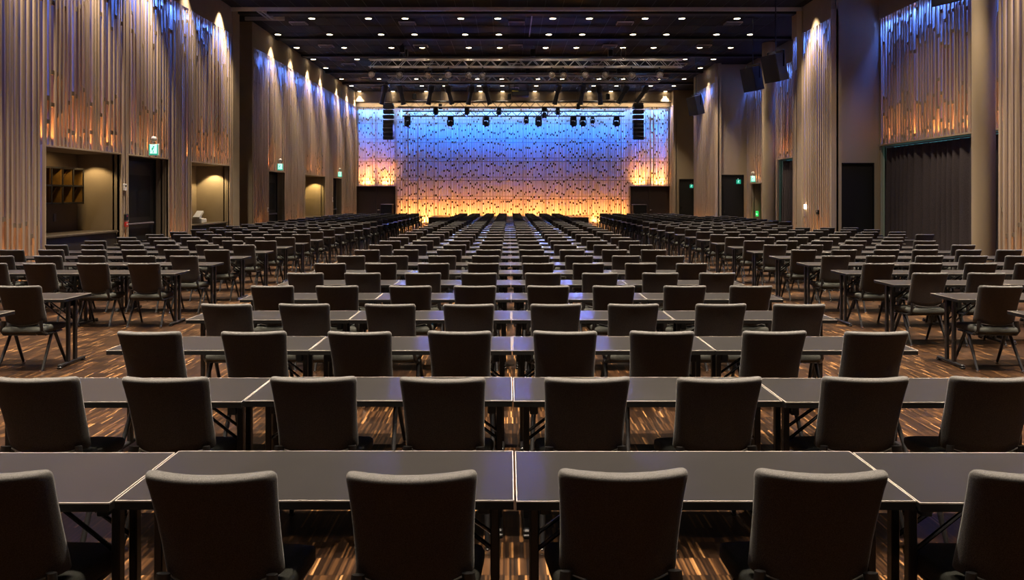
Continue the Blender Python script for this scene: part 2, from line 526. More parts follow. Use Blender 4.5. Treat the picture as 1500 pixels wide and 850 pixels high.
back_leds(XL, XC0, ZD+.03, 1.2)
back_leds(XC0, XC1, .10, 1.315)
back_leds(XC1, XR, ZD+.03, 1.2)

struct('wall_front', MB().box(-13, 14, Y0-.3, Y0-.1, 0, ZC), 'plaster_dark')

# ceiling: dark panels in a grid, black transverse slots
ce = MB().box(-13, 14, Y0-.2, 47, ZC, ZC+.15)
gl, rail = MB(), MB()
x = -9.0
while x < 10:
    gl.box(x-.006, x+.006, Y0, YB, ZC-.012, ZC); x += .6
y = 1.0
while y < YB:
    gl.box(XL, XR, y-.006, y+.006, ZC-.011, ZC); y += 1.2
for y in (4.9, 9, 13, 17, 21, 25.35, 29.4, 33.1, 37.4, 41.2):
    rail.box(XL, XB, y-.16, y+.16, ZC-.10, ZC-.02)
many('ceiling', [(ce, 'ceiling'), (gl, 'speaker'), (rail, 'black')])
tr = MB()
tr.box(XL, XB-.3, 24.62, 24.70, ZC-.14, ZC-.02)
tr.box(XL, -8.0, 25.93, 26.0, ZC-.14, ZC-.02)
for xx in (-8.55, -8.40): tr.box(xx-.03, xx+.03, 24.7, 25.93, ZC-.13, ZC-.02)
for xx in (0.80, ): tr.box(xx-.02, xx+.02, 25.6, 29.1, ZC-.05, ZC-.01)
struct('trim_1', tr, 'edge_pale')
# columns
for i, (x, y, r_) in enumerate(((10.85, 16.7, .235), (10.85, 30.5, .265))):
    struct('column', MB().lathe((x, y, 0), (0,0,1), ((0, r_), (ZC, r_)), 40), 'column', smooth=True)
    struct('baseboard_right', MB().lathe((x, y, 0), (0,0,1), ((0, r_+.012), (.1, r_+.012)), 40), 'door_black', smooth=True)

# ------------------------------------------------------------------ doors (setting)
def door_left(n, y0, y1, top, d):
    dd = MB(); X = XL - d
    dd.box(X+.002, X+.05, y0+.05, y1-.05, .01, top-.06)
    o = tag(dd.build('door_%d' % n, 'door_black'), kind='structure')
    f = MB(); f.box(X+.001, X+.07, y0, y0+.09, 0, top); f.box(X+.001, X+.07, y1-.09, y1, 0, top); f.box(X+.001, X+.07, y0, y1, top-.10, top)
    f.box(X+.05, X+.055, y0+.45, y1-.30, 1.25, 2.35)
    f.build('door_frame', 'black', o)
    h = MB(); h.tube([(X+.13, y0+.3, 1.08), (X+.13, y1-.3, 1.08)], .032, 10)
    h.box(X+.05, X+.14, y0+.26, y0+.34, 1.04, 1.12); h.box(X+.05, X+.14, y1-.34, y1-.26, 1.04, 1.12)
    h.build('push_bar', 'vent', o, smooth=True)
dn = 1
for o in left_open:
    if o[0] == 'door': door_left(dn, o[1], o[2], o[3], o[4]); dn += 1
def door_cross(n, x0, x1, y):
    b = MB().box(x0+.02, x1-.02, y+.04, y+.09, .01, 2.82)
    o = tag(b.build('door_%d' % n, 'door_black'), kind='structure')
    f = MB().box(x0, x0+.03, y-.01, y+.1, 0, 2.84); f.box(x1-.03, x1, y-.01, y+.1, 0, 2.84); f.box(x0, x1, y-.01, y+.1, 2.80, 2.84)
    f.build('door_frame', 'black', o)
    MB().tube([(x0+.12, y+.01, 1.0), (x0+.12, y+.01, 1.16)], .015, 8).build('door_handle', 'dark_steel', o)
door_cross(4, 10.22, 11.36, 22.72); door_cross(5, 10.30, 11.38, 35.42); door_cross(6, 10.28, 11.40, 44.15)
def door_back(n, x0, x1):
    y = YB + .12; m = (x0+x1)/2
    b = MB(); b.box(x0, m-.01, y, y+.06, .01, ZD-.06); b.box(m+.01, x1, y, y+.06, .01, ZD-.06)
    b.box(x0+.1, m-.1, y-.015, y, .25, 1.35); b.box(m+.1, x1-.1, y-.015, y, .25, 1.35)
    o = tag(b.build('door_%d' % n, 'door_brown'), kind='structure')
    h = MB(); h.tube([(m+.08, y-.05, .95), (m+.22, y-.05, .95)], .015, 8); h.box(m+.06, m+.12, y-.05, y, .92, .98)
    h.build('door_handle', 'chrome', o)
door_back(7, -9.3, -7.1); door_back(8, 7.52, 9.75)

# windows behind the curtains
for i, (y0, y1) in enumerate(((15.0, 22.6), (26.7, 31.3))):
    g = MB().box(XB+.40, XB+.44, y0, y1, .3, 3.34)
    o = tag(g.build('window_%d' % (i+1), 'window_glow'), kind='structure')
    f = MB()
    for yy in (y0, y1): f.box(XB+.38, XB+.46, yy-.03, yy+.03, .25, 3.36)
    n = 4
    for k in range(1, n): f.box(XB+.38, XB+.46, y0+(y1-y0)*k/n-.02, y0+(y1-y0)*k/n+.02, .25, 3.36)
    f.box(XB+.38, XB+.46, y0, y1, .25, .32)
    f.build('window_frame', 'black', o)

# curtains
def curtain(y0, y1, label):
    n = int((y1-y0)*46); h0, h1 = .03, 3.29
    ph = 0.0; pts = []
    yy = y0; k = 0
    for i in range(n+1):
        t = i/n; y = y0 + (y1-y0)*t
        ph += (2*math.pi/ (n)) * (y1-y0)/.30 * (1 + .35*math.sin(t*23))
        pts.append((y, ph))
    rows = [0, .1, .3, .5, .7, .85, .95, 1.0]
    b = MB(); m = len(pts)
    for r_ in rows:
        z = h1 + (h0-h1)*r_
        a = .028 + .045*min(1, r_*2.5)
        for y, p_ in pts:
            q = p_ + .5*math.sin(y*1.7)*r_
            b.v.append((XB + .17 + a*math.sin(q) + .02*math.sin(y*2.3+r_), y + .02*r_*math.cos(q), z))
    for i in range(len(rows)-1):
        for j in range(m-1):
            a = i*m+j; b.f.append((a, a+1, a+m+1, a+m))
    o = empty('curtain', (0,0,0)); tag(o, label, 'curtain', 'blackout curtains')
    c = b.build('drape', 'curtain', o, smooth=80)
    md = c.modifiers.new('thickness', 'SOLIDIFY'); md.thickness = .008
    MB().box(XB+.13, XB+.21, y0-.02, y1+.02, 3.30, 3.335).build('curtain_rail', 'vent', o)
curtain(15.05, 22.56, 'wide dark charcoal pleated curtain between the big round column and the black door')
curtain(26.8, 31.20, 'dark charcoal curtain beyond the slatted middle pier, partly hidden by it')

# ------------------------------------------------------------------ bar recess and niches
def counter(y0, y1, top, d, label, front_x=.04):
    o = empty('counter', (XL - d/2, (y0+y1)/2, 0)); tag(o, label, 'counter')
    x0, x1 = -d/2+.02, d/2-front_x
    h = (y1-y0)/2 - .02
    MB().cbox(x0, x1, -h, h, top-.05, top, .008).build('worktop', 'counter', o)
    MB().box(x0, x1-.05, -h+.02, h-.02, 0, top-.05).build('cabinet_front', 'counter_front', o)
counter(14.78, 17.66, .98, 1.0, 'dark bar counter in the wide wall recess under the cube shelf')
counter(21.56, 24.5, .95, 1.06, 'dark counter in the lit niche carrying the small white machine')
counter(33.55, 37.2, .80, 1.06, 'dark low counter in the far lit niche')
# cube shelf
sh = empty('cube_shelf', (XL-1.04, 16.75, 0)); tag(sh, 'wall mounted black cube shelf with amber wooden compartments above the bar', 'shelf')
fr_, cu = MB(), []
c = .40
for i in range(5): fr_.box(.0, .32, -1.0+i*c*1.0-.02, -1.0+i*c+.02, 1.62, 2.46)
fr_.box(0, .32, -1.02, .62, 1.62, 1.66); fr_.box(0, .32, -1.02, .62, 2.02, 2.06); fr_.box(0, .32, -1.02, .62, 2.42, 2.46)
fr_.build('shelf_frame', 'shelf_black', sh)
for i in range(4):
    for j in range(2):
        y0, z0 = -1.0+i*c+.02, 1.66+j*.40
        b = MB().box(.0, .02, y0, y0+c-.04, z0, z0+.36)
        b.box(.02, .30, y0+c-.055, y0+c-.042, z0, z0+.36)
        if (i+j) % 2: b.bar((.12, y0+.03, z0+.02), (.12, y0+c-.08, z0+.34), .18, .015)
        b.build('compartment', 'amber_wood', sh)
spot('recess_lamp', (XL-.62, 17.25, 2.76), 44, 110, .35, (1, .70, .33), .03, (XL-.55, 17.4, 0))
spot('recess_lamp', (XL-.30, 16.3, 2.78), 22, 120, .6, (1, .66, .28), .04, (XL-1.0, 16.4, 1.8))
spot('recess_lamp', (XL-.48, 24.15, 2.76), 95, 100, .3, (1, .74, .36), .03, (XL-.48, 24.4, 0))
spot('recess_lamp', (XL-.48, 36.8, 2.72), 90, 100, .3, (1, .70, .26), .03, (XL-.48, 37.1, 0))
# socket in the bar recess
s_ = MB().box(XL-1.048, XL-1.03, 16.72, 16.80, 1.22, 1.40); s_.box(XL-1.03, XL-1.026, 16.735, 16.785, 1.24, 1.30); s_.box(XL-1.03, XL-1.026, 16.735, 16.785, 1.32, 1.38)
tag(s_.build('wall_socket', 'vent'), 'grey double wall socket under the cube shelf in the bar recess', 'socket')
# little white machine on the counter
mc = empty('coffee_machine', (XL-.34, 22.92, .951)); tag(mc, 'small white coffee machine standing on the counter of the lit niche', 'appliance')
MB().cbox(-.16, .16, -.18, .02, 0, .16, .02).build('body', 'white_plastic', mc)
MB().cbox(-.12, .12, .06, .30, 0, .14, .02).build('water_tank', 'white_plastic', mc)
b = MB(); b.bar((0, -.22, .17), (0, .10, .36), .20, .07); b.bar((0, .06, .15), (0, .12, .34), .06, .06)
b.build('brew_arm', 'white_plastic', mc)

# ------------------------------------------------------------------ small things on the walls
def exit_sign(loc, w_, h_, label, bright=True, facing='y', lampball=True, small=False):
    """box sign with a running figure; faces the hall's entrance end (-y)"""
    o = empty('exit_sign', loc); tag(o, label, 'exit sign', 'emergency exit signs')
    g = 'sign_green'
    MB().cbox(-w_/2, w_/2, 0, .05, 0, h_, .006).build('housing', 'white_plastic' if bright else 'sign_green', o)
    MB().box(-w_/2+.012, w_/2-.012, -.006, 0, .012, h_-.012).build('sign_panel', 'sign_white' if bright else 'sign_green', o)
    p = MB(); s = min(w_, h_)
    cx, cz = -.08*s, h_*.5
    y = -.010
    def q(x0, z0, x1, z1, t): p.bar((cx+x0*s, y, cz+z0*s), (cx+x1*s, y, cz+z1*s), t*s, .006)
    p.lathe((cx+.10*s, y-.003, cz+.30*s), (0,1,0), ((0, .075*s), (.006, .075*s)), 12)
    q(.05, .22, -.05, .0, .13); q(-.05, .0, .08, -.14, .08); q(.08, -.14, .03, -.32, .07); q(-.05, 0, -.16, -.14, .08); q(-.16, -.14, -.30, -.14, .07)
    q(.04, .18, .20, .08, .06); q(.04, .18, -.14, .12, .06)
    if bright:
        p.box(-w_/2+.012, -w_/2+.04, -.012, -.006, .012, h_-.012); p.box(w_/2-.04, w_/2-.012, -.012, -.006, .012, h_-.012)
        p.box(-w_/2+.012, w_/2-.012, -.012, -.006, .012, .05)
    p.build('pictogram', g if bright else 'sign_white', o)
    MB().bar((-w_/2*.2, .03, h_), (-w_/2*.2, .03, h_+.06), .03, .03).build('bracket', 'white_plastic', o)
    if lampball:
        l = MB().lathe((0, .02, h_+.06), (0,0,1), ((0, .03), (.03, .065), (.08, .075), (.12, .06), (.14, .03)), 14)
        l.build('emergency_lamp', 'white_plastic', o, smooth=True)
    return o
exit_sign((XL+.14, 19.0, 2.86), .26, .30, 'lit green exit sign over the dark door between bar recess and niche')
exit_sign((XL+.14, 29.5, 2.84), .24, .28, 'lit green exit sign over the dark door just past the partition pocket')
exit_sign((XL+.14, 39.9, 2.84), .24, .30, 'lit green exit sign over the last dark door before the stage')
exit_sign((XB-.14, 34.0, 2.45), .24, .30, 'lit green exit sign above the doorway beside the farther round column')
exit_sign((11.1, 35.30, 2.40), .20, .20, 'small dim green exit sign on the black door beyond the farther round column', False, lampball=False)
exit_sign((11.0, 44.03, 2.30), .20, .20, 'small dim green exit sign on the black door nearest the stage', False, lampball=False)
b = MB().box(XB+.19, XB+.22, 34.3, 34.62, .85, 1.10)
es = tag(b.build('exit_sign', 'sign_green_bright'), 'bright green square sign low in the doorway beside the farther round column', 'exit sign')
MB().box(XB+.182, XB+.188, 34.36, 34.56, .93, .97).build('pictogram', 'sign_white', es)
def wall_box(name, x0, x1, y0, y1, z0, z1, m, label, cat, face=None):
    o = MB().cbox(x0, x1, y0, y1, z0, z1, .006).build(name, m); tag(o, label, cat)
    if face: MB().box(*face[:6]).build(face[7], face[6], o)
    return o
wall_box('thermostat', XL, XL+.05, 17.74, 17.86, 1.93, 2.10, 'white_plastic', 'white thermostat on the post between bar recess and first dark door', 'thermostat', (XL+.05, XL+.053, 17.77, 17.83, 2.03, 2.07, 'black', 'display'))
wall_box('fire_call_point', XL, XL+.05, 17.80, 17.92, 1.05, 1.17, 'red_plastic', 'red fire call point on the post beside the first dark door', 'alarm button', (XL+.05, XL+.053, 17.83, 17.89, 1.09, 1.13, 'white_plastic', 'button'))
wall_box('card_reader', XL, XL+.05, 17.80, 17.92, 1.21, 1.36, 'black', 'black card reader above the red fire call point', 'card reader', (XL+.05, XL+.053, 17.84, 17.88, 1.30, 1.33, 'red_plastic', 'indicator'))
wall_box('light_switch', XL, XL+.04, 28.3, 28.4, 1.18, 1.36, 'white_plastic', 'white switch left of the dark door past the partition pocket', 'switch', (XL+.04, XL+.045, 28.32, 28.38, 1.22, 1.32, 'vent', 'rocker'))
wall_box('light_switch', XL, XL+.04, 38.72, 38.82, 1.5, 1.75, 'white_plastic', 'white switch left of the last dark door before the stage', 'switch', (XL+.04, XL+.045, 38.74, 38.80, 1.58, 1.68, 'vent', 'rocker'))
wall_box('wall_lamp', XR-.06, XR, 24.3, 24.38, 1.38, 1.52, 'lamp', 'tiny bright wall lamp on the slatted middle pier', 'lamp', (XR-.065, XR-.06, 24.31, 24.37, 1.36, 1.38, 'vent', 'lamp_base'))
wall_box('control_box', XR-.05, XR, 23.3, 23.45, 1.22, 1.36, 'black', 'small black control box on the slatted middle pier', 'control box', (XR-.055, XR-.05, 23.33, 23.42, 1.30, 1.34, 'vent', 'display'))

# ------------------------------------------------------------------ stage and its boxes
st = MB().box(-4.57, 4.5, 41.4, 44.4, 0, .57)
so = tag(st.build('stage', 'stage_front'), 'low black stage platform in front of the glowing back wall', 'stage')
MB().box(-4.6, 4.53, 41.37, 44.43, .57, .60).build('stage_deck', 'stage_floor', so)
def case(x0, x1, y0, y1, h, label):
    o = empty('equipment_case', ((x0+x1)/2, (y0+y1)/2, 0)); tag(o, label, 'case')
    a, b_ = (x1-x0)/2, (y1-y0)/2
    MB().cbox(-a, a, -b_, b_, .02, h-.03, .01).build('body', 'black', o)
    MB().cbox(-a-.01, a+.01, -b_-.01, b_+.01, h-.03, h, .008).build('lid', 'vent', o)
case(-7.75, -7.08, 44.0, 44.7, 1.32, 'tall black equipment case by the double door left of the stage')
case(7.50, 8.30, 44.0, 44.7, 1.30, 'tall black equipment case by the double door right of the stage')

# ------------------------------------------------------------------ ceiling fittings
ring = MB().lathe((0,0,0), (0,0,-1), ((0, .15), (.012, .145), (.016, .122), (.004, .115)), 20).mesh('trim_ring', 'black', True)
lens = MB().lathe((0,0,-.006), (0,0,-1), ((0, .110), (.004, .108), (.007, .06)), 18).mesh('lamp_lens', 'lamp', True)
COLS = [-9.13, -7.09, -5.06, -3.74, -1.74, -.41, 1.56, 2.88, 4.88, 6.2, 8.18, 9.51]
ROWS = [26.2, 28.8, 31.35, 34.0, 36.3, 39.7, 42.2, 44.45]
for ri, y in enumerate(ROWS):
    cols = COLS if ri != 4 else [COLS[0], COLS[-1]]
    if ri == 0: cols = COLS[1:-1]
    for ci, x in enumerate(cols):
        o = empty('downlight', (x, y, ZC-.013))
        if ri == 4: lb = 'lit ceiling downlight alone in the fifth lamp row beside the %s wall' % ('left' if ci == 0 else 'right')
        else: lb = 'lit round downlight, %s from left in the %s ceiling lamp row' % (nth(ci+1), nth(ri+1))
        tag(o, lb, 'ceiling light', 'ceiling downlights')
        obj('trim_ring', ring, o); obj('lamp_lens', lens, o)
        if x in (COLS[0], COLS[-1]):
            spot('wall_washer', (x, y, ZC-.03), P['wash'], 66, .75, (1, .79, .56), .05)
        elif ri:
            spot('downlight_and_fill_beam', (x, y, ZC-.03), P['near']*(.022 if ri < 4 else .045 if ri in (5, 6) else .010), 150 if ri < 4 else 70, .6)
for i in range(9):                                   # the lit half of the hall this side of the partition track, above the frame
    y = 3.3 + 2.55*i
    for x in COLS[1:-1]:
        spot('downlight_and_fill_beam', (x, y, ZC-.03), P['near']*.92, 58, .9)
    spot('wall_washer', (COLS[0], y, ZC-.03), P['wash'], 66, .75, (1, .79, .56), .05)
for y in (10.9, 13.4, 16.0, 18.5, 21.0, 23.6):
    spot('wall_washer', (9.5, y, ZC-.03), P['wash']*(.5 if 15 < y < 22 else 1), 66, .75, (1, .79, .56), .05)
for x in COLS[1:-1]:
    spot('downlight_and_fill_beam', (x, .75, ZC-.03), P['near']*.16, 60, .9)  # dim row added to lighten the nearest chair backs
for y in (16.6, 19.4):
    spot('downlight_and_fill_beam', (9.2, y, ZC-.03), 480, 112, .9)  # wide fill added to brighten the right column, curtain and cross wall
spot('downlight_and_fill_beam', (9.2, 31.35, ZC-.03), 500, 112, .9)  # same added fill for the farther right bay
vm = MB().box(-.3, .3, -.22, .22, -.05, 0); vl = MB()
for k in range(6): vl.box(-.27, .27, -.19+k*.07, -.165+k*.07, -.056, -.05)
vmesh, vlm = vm.mesh('vent_frame', 'vent_grey'), vl.mesh('louvre', 'black')
k = 0
for j, y in enumerate((26.85, 30.9, 35.2, 39.3, 42.9)):
    for i, x in enumerate((-7.75, -3.75, .27, 4.25, 8.23)):
        o = empty('ceiling_vent', (x, y, ZC-.013)); obj('vent_frame', vmesh, o); obj('louvre', vlm, o)
        tag(o, 'small grey ceiling vent, %s from left in the %s vent row' % (nth(i+1), nth(j+1)), 'vent', 'ceiling vents')

# trusses
def truss(x0, x1, y, z0, z1, label, m, hang):
    d = .29; o = empty('lighting_truss', (0, y, z0)); tag(o, label, 'truss', 'lighting trusses')
    h = z1-z0
    for yy in (-d/2, d/2):
        for zz in (0, h):
            MB().tube([(x0, yy, zz), (x1, yy, zz)], .025, 8).build('chord', m, o, smooth=True)
    b = MB(); x = x0 + .05; s = 1; st_ = .30
    while x < x1 - st_:
        for yy in (-d/2, d/2): b.tube([(x, yy, 0 if s > 0 else h), (x+st_, yy, h if s > 0 else 0)], .011, 5)
        b.tube([(x, -d/2*s, 0), (x+st_, d/2*s, 0)], .010, 5); b.tube([(x, -d/2*s, h), (x+st_, d/2*s, h)], .010, 5)
        x += st_; s = -s
    b.build('lacing', m, o)
    for xx in hang:
        MB().tube([(xx, 0, h), (xx, 0, ZC-z0-.02)], .012, 6).build('suspension_cable', 'black_metal', o)
        MB().cbox(xx-.10, xx+.10, -.12, .12, h+.12, h+.42, .02).build('chain_hoist', 'black', o)
    return o
T1 = (31.0, 7.29, 7.60); T2 = (36.0, 7.44, 7.73); T3 = (40.0, 6.68, 6.99); T4 = (42.4, 6.45, 6.74)
truss(-5.95, 7.37, T1[0], T1[1], T1[2], 'bright aluminium lighting truss in front, closest under the downlights', 'alu', (-4.4, 1.0, 4.3))
truss(-6.0, 7.4, T2[0], T2[1], T2[2], 'dim aluminium lighting truss second from the front, behind the profile lamps', 'alu', (-4.6, .9, 5.4))
truss(-6.1, 6.5, T3[0], T3[1], T3[2], 'black lighting truss level with the tops of the hanging speaker columns', 'black_metal', (-5.2, 0, 5.4))
truss(-6.2, 6.7, T4[0], T4[1], T4[2], 'black lighting truss closest to the glowing back wall, carrying moving heads', 'black_metal', (-4, 4))

def fixture_par(x, T, label, tilt=20, r_=.115, big=1.0):
    z = T[1]
    o = empty('par_spotlight', (x, T[0], z-.03)); tag(o, label, 'stage lamp', 'lamps on the front truss')
    MB().box(-.03, .03, -.03, .03, -.10, .02).build('clamp', 'black_metal', o)
    y_ = MB(); y_.bar((-.15, 0, -.10), (.15, 0, -.10), .02, .03); y_.bar((-.15, 0, -.10), (-.15, 0, -.30), .03, .012); y_.bar((.15, 0, -.10), (.15, 0, -.30), .03, .012)
    y_.build('yoke', 'black_metal', o)
    a = R(tilt); ax = Vector((0, -math.cos(a), -math.sin(a)))
    c = Vector((0, 0, -.29))
    MB().lathe(c - ax*.15, ax, ((0, .05), (.03, .09), (.12, r_), (.28, r_), (.29, r_+.012), (.31, r_+.012)), 18).build('can', 'black_metal', o, smooth=True)
    MB().lathe(c + ax*.135, ax, ((0, r_*.98), (.03, r_*.7), (.045, r_*.25)), 18).build('lens', 'lens', o, smooth=True)
    b = MB().lathe(c + ax*.16, ax, ((0, r_+.014), (.012, r_+.014), (.012, r_*.86), (0, r_*.86)), 18); b.build('rim', 'chrome', o, smooth=True)
for i, x in enumerate((545, 586, 627, 657, 687, 707, 808, 825, 857, 886, 925, 966)):
    fixture_par((x-CX)*T1[0]/F, T1, 'round stage lamp with chrome rim, %s from left under the front truss' % nth(i+1), 12 + (i*7) % 18)

def fixture_profile(x, y, z, dx, label, ln_=.95, grp='profile lamps on the second truss'):
    o = empty('profile_spotlight', (x, y, z)); tag(o, label, 'stage lamp', grp)
    ax = Vector((dx, .34, -.86)).normalized()
    MB().box(-.03, .03, -.03, .03, -.12, .03).build('clamp', 'black_metal', o)
    y_ = MB(); y_.bar((-.17, 0, -.12), (.17, 0, -.12), .02, .03); y_.bar((-.17, 0, -.12), (-.17, 0, -.42), .04, .012); y_.bar((.17, 0, -.12), (.17, 0, -.42), .04, .012)
    y_.build('yoke', 'black_metal', o)
    c = Vector((0, 0, -.40)) - ax*.30
    MB().lathe(c, ax, ((0, .10), (.02, .15), (.30, .155), (.36, .11), (.42, .10)), 16).build('lamp_housing', 'black_metal', o, smooth=True)
    MB().lathe(c + ax*.42, ax, ((0, .10), (ln_-.50, .11), (ln_-.46, .13), (ln_-.40, .13)), 16).build('lens_tube', 'black_metal', o, smooth=True)
    MB().bar(c + ax*.2 + Vector((.16, 0, .03)), c + ax*.2 + Vector((.20, 0, .10)), .03, .03).build('tilt_knob', 'chrome', o)
for i, (x, dx) in enumerate(((563, -.25), (587, .15), (631, -.2), (657, .22), (690, -.22), (712, .25), (817, -.2), (853, -.1), (878, .12), (915, -.45), (944, -.6))):
    fixture_profile((x-CX)*T2[0]/F, T2[0], T2[1]-.06, dx, 'long black profile spotlight, %s from left under the second truss' % nth(i+1))

def moving_head(x, y, z, big, label, yaw):
    o = empty('moving_head_spotlight', (x, y, z), yaw); tag(o, label, 'stage lamp', 'moving heads by the back wall')
    s = .80 if big else .56
    MB().cbox(-.19*s, .19*s, -.17*s, .17*s, -.20*s, 0, .03*s).build('base', 'speaker', o)
    a = MB()
    for q in (-1, 1): a.cbox(q*.21*s-.035*s, q*.21*s+.035*s, -.09*s, .09*s, -.62*s, -.20*s, .02*s)
    a.cbox(-.24*s, .24*s, -.10*s, .10*s, -.26*s, -.19*s, .02*s)
    a.build('yoke', 'speaker', o)
    ax = Vector((0, -.45, -.9)).normalized()
    MB().lathe(Vector((0,0,-.52*s)) - ax*.22*s, ax, ((0, .08*s), (.04*s, .14*s), (.16*s, .17*s), (.40*s, .165*s), (.46*s, .14*s), (.50*s, .14*s)), 18).build('head', 'speaker', o, smooth=True)
    MB().lathe(Vector((0,0,-.52*s)) + ax*.27*s, ax, ((0, .13*s), (.02*s, .10*s)), 18).build('lens', 'lens_blue', o, smooth=True)
    if big:                                            # blue light added at the large heads to tint the tabletops
        c = Matrix.Rotation(yaw, 4, 'Z') @ (Vector((0,0,-.52*s)) + ax*.31*s)
        spot('added_blue_beam', (x+c.x, y+c.y, z+c.z), 800, 46, .8, (.13, .20, 1.0), .13*s, (x*.25, 11.0, .73))
for i, (x, big) in enumerate(((597, 1), (638, 0), (660, 1), (684, 0), (712, 1), (731, 0), (771, 0), (789, 1), (797.5, 1), (817, 0), (840, 1), (854, 1), (868, 0), (903, 1))):
    T = T4 if big or i % 2 == 0 else T3
    if i == 8: T = T3
    moving_head((x-CX)*T[0]/F, T[0], T[1]-.04, big, '%s black moving head spotlight, %s from left against the glowing back wall' % ('large' if big else 'small', nth(i+1)), random.uniform(-.7, .7))
# projector
pj = empty('projector', (.55, 36.3, 0)); tag(pj, 'dark ceiling projector with yellow stripe hanging among the trusses near the middle', 'projector')
zz = 6.75
MB().cbox(-.42, .42, -.30, .30, zz, zz+.26, .03).build('body', 'speaker', pj)
MB().box(-.42, -.10, -.32, -.29, zz+.22, zz+.26).build('stripe', 'yellow', pj)
MB().lathe((.05, .28, zz+.12), (0,1,0), ((0, .09), (.10, .09)), 16).build('lens', 'lens', pj, smooth=True)
for q in (-.3, .3): MB().tube([(q, 0, zz+.26), (q, 0, ZC-.02)], .015, 6).build('hanging_rod', 'black_metal', pj)
# coiled cable by the front truss
cb = MB(); n = 40
cb.tube([(.10*math.cos(2*math.pi*i/n*2), .02*i/n, .24*math.sin(2*math.pi*i/n*2)) for i in range(n+1)], .014, 6)
cb.tube([(0, 0, .22), (0, 0, .42)], .012, 6)
tag(cb.build('hanging_cable_coil', 'black_metal', loc=((913-CX)*30.6/F, 30.6, 7.78)), 'loop of black cable hanging above the front truss', 'cable')
sg = MB()
for q in (-1, 1): sg.tube([(q*.13, 0, 0), (q*.04, 0, .42), (0, 0, .60)], .015, 6)
sg.cbox(-.10, .10, -.10, .10, .18, .46, .02)
tag(sg.build('chain_hoist', 'black_metal', loc=((591-CX)*30.9/F, 30.6, 7.64)), 'black chain hoist hanging above the front truss near its left end', 'hoist')

# line arrays
def line_array(x, label):
    Y = 40.3
    o = empty('line_array_speaker', (x, Y, 0)); tag(o, label, 'speaker', 'hanging line arrays')
    z = 6.86
    MB().cbox(-.26, .26, -.25, .25, z, z+.06, .01).build('fly_bar', 'black_metal', o)
    for i in range(8):
        h = .212; gap = .065 if i in (0, 1, 2) else .006
        b = MB(); t = R(1.2*i)
        b.cbox(-.28, .28, -.22, .22, -h, 0, .02)
        mt = Matrix.Translation((0, -.01*i, z - .02)) @ Matrix.Rotation(t, 4, 'X')
        b.moved(mt).build('speaker_cabinet', 'speaker', o)
        g = MB().box(-.25, .25, -.235, -.221, -h+.02, -.02)
        g.moved(mt).build('grille', 'grille', o)
        z -= h + gap
    for q in (-.18, .18): MB().tube([(q, 0, 6.92), (q*.4, 0, ZC-.02)], .012, 6).build('hanging_rod', 'black_metal', o)
line_array(-6.66, 'tall black line array speaker hanging left of the stage')
line_array(7.11, 'tall black line array speaker hanging right of the stage')

# hung loudspeakers along the right wall
def hung_speaker(x, y, z, rot, tilt, label, s=1.0):
    o = empty('hanging_loudspeaker', (x, y, z)); tag(o, label, 'speaker', 'loudspeakers hung along the right wall')
    m = Matrix.Rotation(R(rot), 4, 'Z') @ Matrix.Rotation(R(tilt), 4, 'X')
    b = MB()
    rg = lambda zz: [(-.30*s, -.24*s, zz), (.30*s, -.24*s, zz), (.22*s, .24*s, zz), (-.22*s, .24*s, zz)]
    b.loft([rg(-.42*s), rg(.42*s)])
    b.moved(m).build('cabinet', 'speaker', o)
    MB().box(-.28*s, .28*s, -.252*s, -.24*s, -.40*s, .40*s).moved(m).build('grille', 'grille', o)
    y_ = MB(); y_.bar((-.31*s, 0, 0), (-.31*s, 0, .50*s), .06, .012); y_.bar((.31*s, 0, 0), (.31*s, 0, .50*s), .06, .012); y_.bar((-.315*s, 0, .50*s), (.315*s, 0, .50*s), .06, .02)
    y_.moved(Matrix.Rotation(R(rot), 4, 'Z')).build('bracket', 'dark_steel', o)
    MB().tube([(0, 0, .5*s), (0, 0, ZC-z-.02)], .018, 8).build('hanging_rod', 'black_metal', o)
hung_speaker(8.55, 33.4, 5.95, -62, 14, 'black loudspeaker on a rod before the slatted pier farthest back')
hung_speaker(8.68, 26.0, 5.98, -62, 14, 'black loudspeaker on a rod, middle of three seen whole by the right wall')
hung_speaker(8.25, 22.6, 5.78, -62, 14, 'black loudspeaker on a rod, largest of those seen whole by the right wall')
hung_speaker(8.72, 14.4, 6.05, -62, 14, 'black loudspeaker cut by the top of the picture before the blue lit slats')

